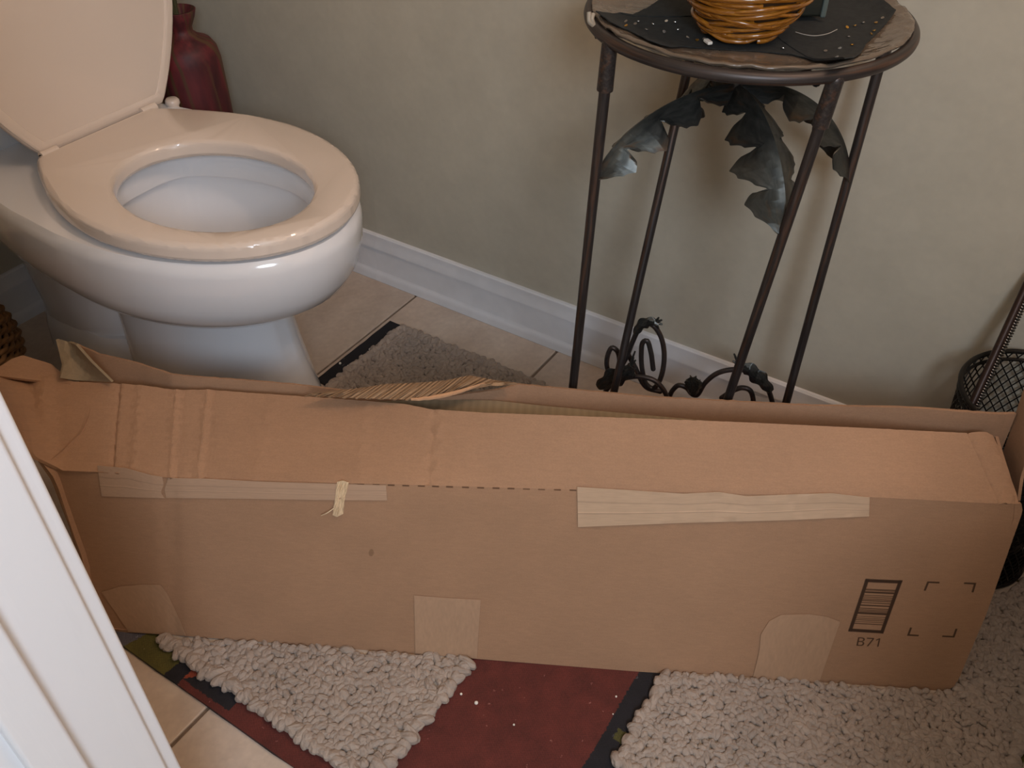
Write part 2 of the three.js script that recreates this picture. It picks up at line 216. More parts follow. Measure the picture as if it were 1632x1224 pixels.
// ------------------------------------------------------------------ rugs
{
  const RX0 = 0.281, RX1 = 0.985, RZ0 = -0.892, RZ1 = 0.21, TW = 704, TH = 1232;
  const RED = [92, 42, 35], BLK = [30, 28, 32], GRN = [84, 78, 34], GRY = [86, 84, 92], ORG = [146, 66, 42];
  const pat = (x, z) => {
    if (z < -0.864) return BLK;
    if (x > 0.975 && z < -0.2) return BLK;
    if (x < 0.335) {
      if (z < -0.775) return BLK; if (z < -0.742 + (x - 0.29) * 0.4) return GRY;
      if (z < -0.673 + (x - 0.281) * 0.12) return z < -0.70 + (0.335 - x) * 0.6 && x > 0.318 ? [64, 70, 34] : GRN;
      if (z < -0.650) return BLK;
      if (x > 0.289 && x < 0.318 && z < -0.573) return z < -0.650 + (x - 0.289) * 1.05 ? ORG : BLK;
    }
    if (z > -0.207 && z < -0.13) { const w = x < 0.6 ? 0.008 : 0.02; if (z > -0.19 - w + 0.006 * N3(x * 9, 3)) { if (x < 0.515 && x > 0.50 && z > -0.185) return [78, 74, 36]; return BLK; } }
    if (z > -0.13) return GRN;
    return RED;
  };
  const rt = tex(TW, TH, (u, v, i, j) => { const x = lerp(RX0, RX1, u) + 0.0016 * N3(u * 200, v * 200), z = lerp(RZ1, RZ0, v) + 0.0016 * N3(u * 190, v * 300, 3); const weave = 1 + 0.09 * Math.sin(i * 2.1) * Math.sin(j * 1.3) + 0.22 * fbm(u * 30, v * 50, 4) + 0.18 * (((i * 7919 + j * 104729 + i * j * 31) % 97) / 97 - 0.5); let c = tone(pat(x, z), weave); const w = N3(u * 120, v * 210, 9.7); if (w > 0.66 && ((i + j) % 3)) c = c.map((q) => q + 60); return c; });
  const r = thing('patterned_rug', 'flat woven rug in rust red, black and olive lying under the box and both mats', 'rug', V((RX0 + RX1) / 2, 0, (RZ0 + RZ1) / 2));
  const rg = sheet((u, v) => V(lerp(RX0, RX1, u) - (RX0 + RX1) / 2 + 0.0015 * N3(v * 30, u * 2), 0.005 + 0.0006 * N3(u * 14, v * 20), lerp(RZ1, u * (RX1 - RX0) + RX0 < 0.79 && u * (RX1 - RX0) + RX0 > 0.57 ? -0.812 : RZ0, v) - (RZ0 + RZ1) / 2 + 0.0015 * N3(u * 25, 5), ), 120, 70, 0.0045, (p) => [(p.x + (RX1 - RX0) / 2) / (RX1 - RX0), ((RZ1 - RZ0) / 2 - p.z) / (RZ1 - RZ0)]);
  obj('woven_field', rg, mat({ map: rt, roughness: 0.95, bumpMap: tex(256, 256, (u, v, i, j) => 128 + 60 * Math.sin(i * 1.6) * Math.sin(j * 1.6) + 50 * fbm(u * 60, v * 60, 2), [10, 17], false), bumpScale: 0.0008 }), r);
  // crumbs lying on the red field
  const crumb = mat({ color: 0xe8e0d4, roughness: 0.8 });
  for (const [px, py, s] of [[759, 1120, 2.6], [735, 1106, 1.8], [819, 1155, 1.4], [982, 1110, 1.4], [977, 1138, 1], [555, 583, 2], [542, 579, 2.4], [590, 557, 3]]) { const p = onY(px, py, 0.0065); const g = new THREE.IcosahedronGeometry(s * 0.0009, 1); const o = obj('crumb', g.translate(p.x, p.y, p.z), crumb); o.userData.label = { 759: 'largest white crumb on the red field of the rug', 735: 'white crumb close beside the scalloped edge of the left mat', 819: 'tiny pale crumb in the middle of the red field', 982: 'tiny crumb on the red field near the black stripe', 977: 'faintest crumb on the red field beside the black stripe', 555: 'middle of the three crumbs on the black stripe behind the box', 542: 'crumb nearest the pedestal on the black stripe behind the box', 590: 'crumb farthest from the pedestal on the black stripe behind the box' }[px]; o.userData.category = 'crumb'; }
}
// frame of the cardboard box (needed to press the pile down): A right bottom corner, d along, n away
const BY = 0.008;
const A = onY(1530, 1103, BY), Bp = onY(230, 1012, BY), dd = A.clone().sub(Bp).setY(0).normalize(), nn = V(dd.z, 0, -dd.x);
const SNY = (s, n, y) => A.clone().addScaledVector(dd, s).addScaledVector(nn, n).setY(y);
const inBox = (x, z, pad) => { const p = V(x - A.x, 0, z - A.z), s = p.dot(dd), n = p.dot(nn); return s > -1.06 - pad && s < -0.012 + pad && n > -pad && n < 0.14 + pad; };
function mat_(label, x0, x1, z0, z1, step, r, ragged) {
  const m = thing('chenille_mat', label, 'bath mat', V((x0 + x1) / 2, 0.005, (z0 + z1) / 2));
  const cx = (x0 + x1) / 2, cz = (z0 + z1) / 2;
  obj('backing', z0 < -0.5 ? [rbox(x0 - cx + 0.006, 0.775 - cx, 0.0003, 0.003, -0.812 - cz, z1 - cz - 0.006, 0.001), rbox(0.775 - cx, x1 - cx - 0.006, 0.0003, 0.003, z0 - cz + 0.006, z1 - cz - 0.006, 0.001)] : rbox(x0 - cx + 0.006, x1 - cx - 0.006, 0.0003, 0.003, z0 - cz + 0.006, z1 - cz - 0.006, 0.001), mat({ color: 0xb3a494, roughness: 1 }), m);
  const base = new THREE.IcosahedronGeometry(1, 2); { const p = base.attributes.position; for (let i = 0; i < p.count; i++) { const k = 1 + 0.16 * N3(p.getX(i) * 2.3 + 3, p.getY(i) * 2.3, p.getZ(i) * 2.3); p.setXYZ(i, p.getX(i) * k, p.getY(i) * k, p.getZ(i) * k); } base.computeVertexNormals(); }
  const list = [], offs = (x, z) => ((x - 0.714) / 0.112) ** 2 + ((z + 1.03) / 0.212) ** 2 < 1 || Math.hypot(x - 1.003, z - 0.088) < 0.078;
  for (let x = x0; x <= x1 + 1e-6; x += step) for (let z = z0; z <= z1 + 1e-6; z += step * 0.9) {
    if (inBox(x, z, 0.004) || offs(x, z)) continue;
    const e = Math.min(x - x0, x1 - x, z - z0, z1 - z) < step * 0.7, big = e ? 1.25 : rr(0.75, 1.15);
    list.push([x + rr(-0.4, 0.4) * step, rr(0.28, 0.46) * r + 0.0035, z + rr(-0.4, 0.4) * step, (e ? 1.2 : 1) * big * r]);
  }
  const im = new THREE.InstancedMesh(base, mat({ color: 0xffffff, roughness: 1, bumpMap: tex(64, 64, (u, v) => 128 + 110 * fbm(u * 20, v * 20, 2), [2, 2], false), bumpScale: 0.001 }), list.length);
  const q = new THREE.Quaternion(), c = new THREE.Color();
  list.forEach(([x, y, z, s], i) => { q.setFromEuler(new THREE.Euler(rr(-0.5, 0.5), rr(0, 6.3), rr(-0.5, 0.5))); im.setMatrixAt(i, new THREE.Matrix4().compose(V(x - cx, y, z - cz), q, V(s * rr(0.7, 1.1), s * rr(0.8, 1.2), s * rr(0.9, 1.9)))); const k = 0.9 + 0.13 * fbm(x * 22, z * 22, 3) + rr(-0.06, 0.06); c.setRGB(0.42 * k, 0.345 * k, 0.29 * k); im.setColorAt(i, c); });
  im.name = 'pile'; im.userData.kind = 'stuff'; im.castShadow = im.receiveShadow = true; m.add(im);
}
mat_('cream chenille bath mat with scalloped tufted edge under the left half of box', 0.312, 0.972, -0.855, -0.376, 0.0068, 0.0050);
mat_('cream chenille bath mat at lower right, nearer the wire basket', 0.478, 0.985, -0.168, 0.20, 0.0060, 0.0044);

// ------------------------------------------------------------------ cardboard box
{
  const LEAN = THREE.MathUtils.degToRad(14), up = V(0, Math.cos(LEAN), 0).addScaledVector(nn, Math.sin(LEAN)), fN = dd.clone().cross(up).normalize();
  const onF = (px, py, off = 0) => meet(px, py, A, fN).addScaledVector(nn, -off);
  const st = (p) => [p.clone().sub(A).dot(dd), p.clone().sub(A).dot(up)];
  const U0 = -1.14, U1 = 0.06, T1 = 0.30, CW = 2048, CH = 512;
  const o = thing('cardboard_box', 'long open brown cardboard shipping box with torn flaps lying across rug and mats', 'box', A.clone().setY(0));
  const loc = (p) => p.clone().sub(o.position);
  const CARD = [164, 127, 98];
  const cardFn = (sx, sy) => (u, v, i, j) => tone(CARD, 1 + 0.05 * fbm(u * sx * 0.4, v * sy * 0.4, 4) + 0.05 * fbm(u * sx * 3, v * sy * 14, 2) + 0.05 * ((((i * 7919) ^ (j * 104729)) % 89) / 89 - 0.5));
  // front print: barcode frame, code and corner marks drawn at their place on the face
  const cv = document.createElement('canvas'); cv.width = CW; cv.height = CH; const x2 = cv.getContext('2d');
  { const f = cardFn(40, 10), id = x2.createImageData(CW, CH); for (let j = 0; j < CH; j++) for (let i = 0; i < CW; i++) { const c = f(i / CW, j / CH, i, j), k = 4 * (j * CW + i); id.data[k] = c[0]; id.data[k + 1] = c[1]; id.data[k + 2] = c[2]; id.data[k + 3] = 255; } x2.putImageData(id, 0, 0); }
  const cpx = (px, py) => { const [s, t] = st(onF(px, py)); return [(s - U0) / (U1 - U0) * CW, (1 - t / T1) * CH]; };
  const quad = (a, b, c, d, col) => { x2.fillStyle = col; x2.beginPath(); [a, b, c, d].forEach((p, i) => { const q = cpx(...p); i ? x2.lineTo(...q) : x2.moveTo(...q); }); x2.closePath(); x2.fill(); };
  const INK = 'rgba(52,32,16,0.92)';
  const TL = [1379.7, 922.8], TR = [1438.5, 925], BL = [1351.8, 1006.6], BR = [1407.6, 1009.6];
  const bil = (u, v) => [0, 1].map((k) => lerp(lerp(TL[k], TR[k], u), lerp(BL[k], BR[k], u), v));
  const bar = (u0, u1, v0, v1, c = INK) => quad(bil(u0, v0), bil(u1, v0), bil(u1, v1), bil(u0, v1), c);
  bar(0, 1, 0, 0.06); bar(0, 1, 0.945, 1); bar(0, 0.1, 0, 1); bar(0.9, 1, 0, 1);
  for (const [a, b] of [[0.185, 0.20], [0.205, 0.215], [0.232, 0.262], [0.30, 0.312], [0.335, 0.347], [0.37, 0.382], [0.398, 0.412], [0.44, 0.452], [0.484, 0.505], [0.545, 0.558], [0.575, 0.587], [0.60, 0.612], [0.624, 0.66], [0.70, 0.708], [0.735, 0.744], [0.765, 0.775], [0.80, 0.808], [0.835, 0.848]]) bar(0.1, 0.9, a, b, 'rgba(52,32,16,0.85)');
  { const [ax, ay] = cpx(1362.5, 1029), [bx, by] = cpx(1405, 1031), [, ty] = cpx(1366, 1015.5); x2.save(); x2.translate(ax, ay); x2.rotate(Math.atan2(by - ay, bx - ax)); const hgt = (ay - ty) / 0.72; x2.font = `${hgt}px sans-serif`; x2.fillStyle = INK; const w = x2.measureText('B71').width; x2.scale(Math.hypot(bx - ax, by - ay) / w, 1); x2.fillText('B71', 0, 0); x2.restore(); }
  const stroke = (pts) => { x2.strokeStyle = 'rgba(52,32,16,0.85)'; x2.lineWidth = 3.6; x2.beginPath(); pts.forEach((p, i) => { const q = cpx(...p); i ? x2.lineTo(...q) : x2.moveTo(...q); }); x2.stroke(); };
  stroke([[1473.5, 941], [1479, 927.5], [1497, 928]]); stroke([[1536, 928.6], [1553.5, 929.3], [1549.5, 943]]); stroke([[1452, 1000], [1447.5, 1012], [1464, 1012.7]]); stroke([[1501.5, 1013.5], [1519.5, 1014.2], [1524, 1001.5]]);
  // perforation dashes along the front crease
  for (let x = 545; x < 915; x += 24 + 6 * N3(x * 0.3, 1)) quad([x, 772 + (x - 616) * 0.028], [x + 11, 772.4 + (x - 616) * 0.028], [x + 11, 775.2 + (x - 616) * 0.028], [x, 774.8 + (x - 616) * 0.028], 'rgba(70,44,26,0.7)');
  // stain and pin marks seen on the face
  x2.fillStyle = 'rgba(90,62,40,0.35)'; { const [a, b] = cpx(592, 880); x2.beginPath(); x2.ellipse(a, b, 5, 9, 0.2, 0, 7); x2.fill(); }
  const ct = new THREE.CanvasTexture(cv); ct.colorSpace = THREE.SRGBColorSpace;
  const flute = tex(512, 256, (u, v) => 128 + 34 * fbm(u * 50, v * 20, 3) + 10 * Math.sin(u * 2 * Math.PI * 64), [1, 1], false);
  const mFront = mat({ map: ct, roughness: 0.85, bumpMap: flute, bumpScale: 0.0005 });
  const cardTex = tex(512, 256, cardFn(20, 10), [1, 1]);
  const mCard = mat({ map: cardTex, roughness: 0.85, bumpMap: flute, bumpScale: 0.0005 });
  const mIn = mat({ map: tex(256, 128, (u, v, i, j) => tone([142, 124, 98], 1 + 0.1 * fbm(u * 12, v * 12, 3) + 0.04 * Math.sin(i * 1.57))), roughness: 0.9 });
  const mRaw = mat({ map: tex(256, 64, (u, v, i) => tone([150, 120, 90], 1 + 0.12 * Math.sin(i * 0.8) + 0.1 * fbm(u * 30, v * 30, 2))), roughness: 0.95, bumpMap: tex(256, 16, (u) => 128 + 110 * Math.sin(u * 2 * Math.PI * 40), [1, 1], false), bumpScale: 0.0015 });
  const uvS = (p) => { const [s, t] = st(p.clone().add(o.position)); return [(s - U0) / (U1 - U0), t / T1]; };
  const uvM = (p) => { const q = p.clone().add(o.position).sub(A); return [q.dot(dd) / 0.6, (q.y + q.dot(nn)) / 0.3]; };
  const uvN = (p) => { const q = p.clone().add(o.position).sub(A); return [(q.dot(nn)) / 0.6 + 0.3, q.y / 0.3]; };
  const ridge = (x, c, w, h) => h * Math.exp(-((x - c) ** 2) / (w * w));
  const bulge = (s, t) => 0.003 * Math.sin(clamp(t / 0.25, 0, 1) * Math.PI) * N3(s * 3, 1.3) + 0.0010 * fbm(s * 9, t * 9, 3) - 0.06 * Math.max(0, -0.955 + 0.10 * (0.25 - t) - s) - ridge(s, -0.945 + t * 0.12, 0.008, 0.0022) - 0.001 * smooth(0.225, 0.25, t);
  // front panel
  const fp = coons([[150, 1001], [168, 1006], [272, 1012], [650, 1041.5], [1100, 1077], [1440, 1101.5], [1480, 1103.5], [1503, 1103]], [[36, 700], [62, 731], [100, 750], [157, 752], [280, 762], [450, 768], [616, 771.5], [880, 779.5], [1386, 792], [1584, 802.5], [1628, 803]], [[150, 1001], [131, 925], [112, 845], [82, 766], [36, 700]], [[1503, 1103], [1519, 1096], [1529, 1080], [1536, 1063], [1573, 976], [1609, 874], [1630, 815], [1628, 803]]);
  obj('front_panel', sheet((u, v) => { const p = onF(...fp(u, v)); const [s, t] = st(p); const bul = bulge(s, t); return loc(meet(...fp(u, v), A.clone().addScaledVector(nn, -bul), fN)); }, 170, 34, 0.004, uvS), mFront, o);
  // top flap: a ruled sheet from the front crease to the rear edge, which rises toward the right end
  const rearY = (px) => lerp(0.252, 0.312, smooth(380, 950, px)) - 0.010 * smooth(1250, 1560, px);
  const FRONT = [[-40, 596], [0, 641], [20, 670], [38, 700], [62, 730], [100, 750], [157, 752], [280, 762], [450, 768], [616, 771.5], [880, 779.5], [1386, 792], [1592, 802.5]];
  const REAR = [[-50, 586], [0, 591], [78, 602], [122, 608.6], [186, 611], [235, 615], [277, 621], [333, 621], [400, 626], [520, 634], [646, 644], [686, 652], [778, 658], [880, 661.6], [1163, 672], [1333, 680], [1541, 690]];
  const fx = (pts) => (x) => { let i = 1; while (i < pts.length - 1 && pts[i][0] < x) i++; const k = (x - pts[i - 1][0]) / (pts[i][0] - pts[i - 1][0]); return lerp(pts[i - 1][1], pts[i][1], k); };
  const fF = fx(FRONT), fR = fx(REAR);
  const creases = [[62, 72, 12, 0.010], [85, 40, 7, -0.005], [178, 190, 3.2, -0.0035], [186, 198, 5, 0.002], [212, 225, 5, 0.0028], [272, 283, 4, 0.0032], [280, 292, 5, -0.002], [318, 332, 4, 0.0035], [326, 340, 5, -0.002], [408, 434, 5, 0.0012], [570, 585, 6, 0.0012], [682, 692, 3.2, -0.0022], [690, 700, 5, 0.0012]];
  const NU = 420;
  obj('top_flap', sheet((u, v) => { const k = Math.pow(u, 1.25); const xf = lerp(-40, 1592, k), xr = lerp(-50, 1541, k); const px = lerp(xf, xr, v); let h = 0; const a0 = onF(xf, fF(xf)), wv = 0.8 * N3(xr * 0.09, 4), a1 = onY(xr, fR(xr) + wv, rearY(xr)); const q = a0.lerp(a1, v); for (const [a, b, w, q] of creases) { const c = lerp(a, b, v) + 3 * N3(v * 3, a); h += (a > 150 ? 1.0 : 0.7) * q * Math.exp(-((px - c) ** 2) / (w * w * (a > 150 ? 1.1 : 2))); } const [s] = st(q); h += 0.0014 * fbm(s * 14, v * 2, 3) + 0.006 * smooth(170, -30, px) * N3(px * 0.022, v * 1.6, 2) - 0.0012 * smooth(0.06, 0, v); q.y += h * 0.75; q.addScaledVector(nn, -h * 0.5); return loc(q); }, NU, 26, 0.0038, uvM), mCard, o);
  // corner piece folded over the right end
  const kc = coons([[1591, 802.5], [1627, 803]], [[1541, 690], [1560, 688], [1584, 689]], [[1591, 802.5], [1568, 750], [1541, 690]], [[1627, 803], [1623, 776], [1603, 722], [1584, 689]]);
  obj('corner_flap', sheet((u, v) => { const [ax, ay] = kc(u, 0), [bx, by] = kc(u, 1), [px] = kc(u, v); const h = -0.003 * smooth(0.12, 0, u) + 0.003 * N3(u * 5, v * 4) * (1 - v) - 0.004 * smooth(0.7, 1, u); const q = onF(ax, ay).lerp(onY(bx, by, 0.300), v); q.addScaledVector(dd, 0.003 * u * Math.sin(v * Math.PI)); q.y += h; return loc(q); }, 12, 26, 0.0035, uvM), mCard, o);
  // back panel with torn upper edge, leaning with the box
  const BACKTOP = [[118, 545], [160, 563], [220, 577], [275, 595], [304, 598], [400, 605], [480, 612], [560, 622], [700, 632], [800, 618], [824, 610.5], [860, 614], [1040, 631], [1286, 644], [1447, 647], [1588, 657], [1617, 656]];
  const bt = fx(BACKTOP), sOfB = (p) => p.clone().sub(A).dot(dd);
  obj('back_panel', sheet((u, v) => { const px = lerp(118, 1617, u), py = bt(px) + 1.2 * N3(px * 0.11, 2); const p = onY(px, py, lerp(lerp(0.250, 0.266, smooth(500, 850, px)), 0.31, smooth(1150, 1600, px))); const s = lerp(-1.03, 0.006, u), low = SNY(lerp(s, sOfB(p), 0.5), 0.125, BY + 0.002); const q = low.clone().lerp(p, v); q.addScaledVector(nn, 0.0022 * N3(u * 9, v * 3) * (1 - v)); return loc(q); }, 180, 16, -0.004, uvM), mCard, o);
  // bottom and the two ends
  obj('bottom_panel', sheet((u, v) => loc(SNY(lerp(-1.03, -0.012, u), lerp(0.004, 0.125, v), BY + 0.002)), 20, 4, 0.003, uvM), mCard, o);
  obj('right_end_panel', sheet((u, v) => { const a = onF(...fp(1, clamp(0.06 + v * 0.94, 0, 1))), b = SNY(-0.01 + 0.012 * v, lerp(0.125, 0.150, v), lerp(BY + 0.002, 0.28, v)); return loc(a.lerp(b, u).addScaledVector(dd, -0.003)); }, 6, 12, 0.0035, uvN), mCard, o);
  obj('left_end_panel', sheet((u, v) => { const a = onF(...fp(0, 0.02 + v * 0.83)), b = SNY(lerp(-1.035, -1.06, v), lerp(0.125, 0.175, v), lerp(BY + 0.002, 0.25, v)); const q = a.lerp(b, u); q.addScaledVector(dd, 0.02 * Math.sin(u * Math.PI) + 0.004 + 0.006 * N3(u * 4, v * 4)); return loc(q); }, 12, 12, 0.0035, uvN), mCard, o);
  // right end flap standing up
  const eS = A.clone().addScaledVector(dd, 0.010), onE = (px, py) => meet(px, py, eS, dd);
  const ek = coons([[1590, 746], [1621, 798]], [[1648, 548], [1676, 640]], [[1590, 746], [1605, 700], [1621, 644], [1648, 548]], [[1621, 798], [1626, 760], [1640, 712], [1676, 640]]);
  obj('end_flap', sheet((u, v) => loc(onE(...ek(u, v)).addScaledVector(dd, 0.006 * v * v)), 8, 20, 0.0035, uvN), mCard, o);
  // inner flap lying below the top flap's rear edge
  const iY = 0.258, ik = coons([[560, 668], [880, 684], [1190, 690]], [[600, 640], [650, 637.5], [695, 635.5], [787, 638], [860, 646], [1144, 672], [1200, 676]], [[560, 668], [600, 640]], [[1190, 690], [1200, 676]]);
  obj('inner_flap', sheet((u, v) => { const [px, py] = ik(u, v); return loc(onY(px, py, iY + 0.0015 * N3(u * 12, v * 2) + (px > 785 && px < 790 ? 0.002 : 0))); }, 60, 6, 0.003, uvM), mIn, o);
  // torn corrugated strip bent over the opening
  const tk = coons([[484, 631], [560, 634], [650, 637], [690, 634], [730, 624], [772, 612]], [[509, 625], [576, 618], [613, 612], [680, 609], [711, 606], [748, 598], [790, 606], [824, 610]], [[484, 631], [500, 627], [509, 625]], [[772, 612], [800, 612], [824, 610]]);
  const tp = obj('torn_strip', sheet((u, v) => { const [px, py] = tk(u, v); return loc(onY(px, py, 0.276 + 0.010 * Math.sin(u * 2.6) + 0.004 * Math.sin(v * Math.PI) + 0.0016 * Math.sin(u * 90))); }, 150, 12, 0.002, (p, u, v) => [u, v]), mRaw, o);
  obj('torn_edge', sheet((u, v) => { const px = lerp(655, 774, u), py = lerp(lerp(637, 611, Math.pow(u, 1.5)), lerp(641, 615.5, Math.pow(u, 1.5)), v * Math.sin(Math.PI * clamp(u * 0.9 + 0.1, 0, 1))); return loc(onY(px, py + 0.8 * N3(u * 14, 2), 0.287)); }, 40, 3, 0.0025, (p, u, v) => [u, v]), mat({ map: tex(64, 64, (u, v) => tone([206, 160, 122], 1 + 0.15 * fbm(u * 20, v * 20, 2))), roughness: 0.95 }), tp);
  // curled flap at the left end, and the folded inner tongue beside it
  const ck = coons([[96, 602], [120, 606], [178, 609]], [[93, 540], [110, 545], [121, 550]], [[96, 602], [102, 580], [93, 540]], [[178, 609], [146, 578], [121, 550]]);
  obj('curled_flap', sheet((u, v) => { const [px, py] = ck(u, v); return loc(onY(px, py, 0.262 + 0.03 * v - 0.012 * Math.sin(u * Math.PI))); }, 18, 16, 0.003, (p, u, v) => [u, v]), mIn, o);
  const lk = coons([[-30, 596], [40, 604], [112, 612]], [[-30, 586], [0, 584], [18, 572], [36, 566], [62, 574], [82, 580], [100, 596], [112, 609]], [[-30, 596], [-30, 586]], [[112, 612], [112, 609]]);
  obj('left_tongue', sheet((u, v) => { const [px, py] = lk(u, v); return loc(onY(px, py, 0.257 + 0.005 * Math.sin(u * 5))); }, 40, 6, 0.003, uvM), mCard, o);
  // paper tape
  const tapeTex = (c, k) => mat({ map: tex(256, 128, (u, v) => tone(c, 1 + 0.06 * fbm(u * 20 + k, v * 30, 3) - 0.10 * Math.exp(-(((v - 0.33 - 0.03 * N3(u * 4, k)) * 60) ** 2)) + 0.1 * Math.exp(-(((v - 0.36 - 0.03 * N3(u * 4, k)) * 70) ** 2)) - 0.1 * Math.exp(-(((v - 0.63 - 0.04 * N3(u * 3, k + 5)) * 60) ** 2)))), roughness: 0.55 });
  const tapeP = tapeTex([182, 150, 124], 1), tapeL = tapeTex([192, 162, 134], 2), tapeS = mat({ map: tex(128, 128, (u, v) => tone([176, 142, 114], 1 + 0.07 * fbm(u * 30, v * 10, 3))), roughness: 0.6 });
  const tape = (label, bot, top, l, r, m, nu = 40, wr = 0.0006) => { const k = coons(bot, top, l, r); const q = obj('tape', sheet((u, v) => { const [px, py] = k(u, v); const [ts, tt] = st(onF(px, py)), of = bulge(ts, tt) + 0.0011 + wr * (0.5 + N3(u * 20, v * 5)); return loc(meet(px, py, A.clone().addScaledVector(nn, -of), fN)); }, nu, 8, 0.0005, (p, u, v) => [u, v]), m, o); q.userData.label = label; return q; };
  tape('torn tan paper tape along the upper left edge', [[162, 791], [225, 793], [262, 794]], [[155, 742], [200, 746], [240, 757], [258, 760]], [[162, 791], [155, 742]], [[262, 794], [256, 785], [261, 772], [258, 760]], tapeP);
  tape('long strip of tan paper tape left of centre', [[265, 793.5], [400, 795], [520, 797], [617, 797.5]], [[268, 762], [330, 763], [420, 768], [520, 771], [615, 773.5]], [[265, 793.5], [262, 780], [268, 762]], [[617, 797.5], [615, 773.5]], tapeP);
  tape('wide pale paper tape on the right of the face', [[921, 840], [1100, 833], [1260, 829], [1385, 823]], [[920, 776], [1000, 781], [1090, 787], [1145, 784], [1190, 791], [1260, 788], [1325, 786], [1386, 793]], [[921, 840], [920, 776]], [[1385, 823], [1386, 793]], tapeL, 80, 0.0014);
  tape('crinkled pale scrap of tape hanging down', [[530, 821], [537, 824], [547, 819]], [[537, 768], [546, 766], [556, 769]], [[530, 821], [534, 795], [537, 768]], [[547, 819], [549, 795], [556, 769]], mat({ map: tex(64, 64, (u, v) => tone([216, 188, 152], 1 + 0.2 * fbm(u * 8, v * 8, 3))), roughness: 0.5 }), 10, 0.003);
  obj('tape_thread', tube([onF(533, 806, 0.004), onF(524, 808, 0.009), onF(514, 815, 0.006)].map(loc), 0.0006, 20, 6), mat({ color: 0xd8c4a4, roughness: 0.8 }), o);
  tape('tan tape patch at the lower left corner', [[205, 1007], [250, 1010], [296, 1013]], [[162, 944], [190, 935], [225, 932], [255, 932]], [[205, 1007], [180, 970], [162, 944]], [[296, 1013], [280, 975], [266, 945], [255, 932]], tapeS);
  tape('square tan tape patch at the bottom middle', [[662, 1042], [710, 1046], [760, 1049.5]], [[660, 949], [710, 953], [766, 956]], [[662, 1042], [660, 949]], [[760, 1049.5], [766, 956]], tapeS);
  tape('rounded tan tape patch beside the barcode', [[1199, 1083.5], [1250, 1088], [1304, 1091.5]], [[1226, 990], [1245, 980], [1290, 979], [1318, 983], [1339, 991]], [[1199, 1083.5], [1210, 1040], [1213, 1010], [1226, 990]], [[1304, 1091.5], [1322, 1040], [1339, 991]], tapeS);
}

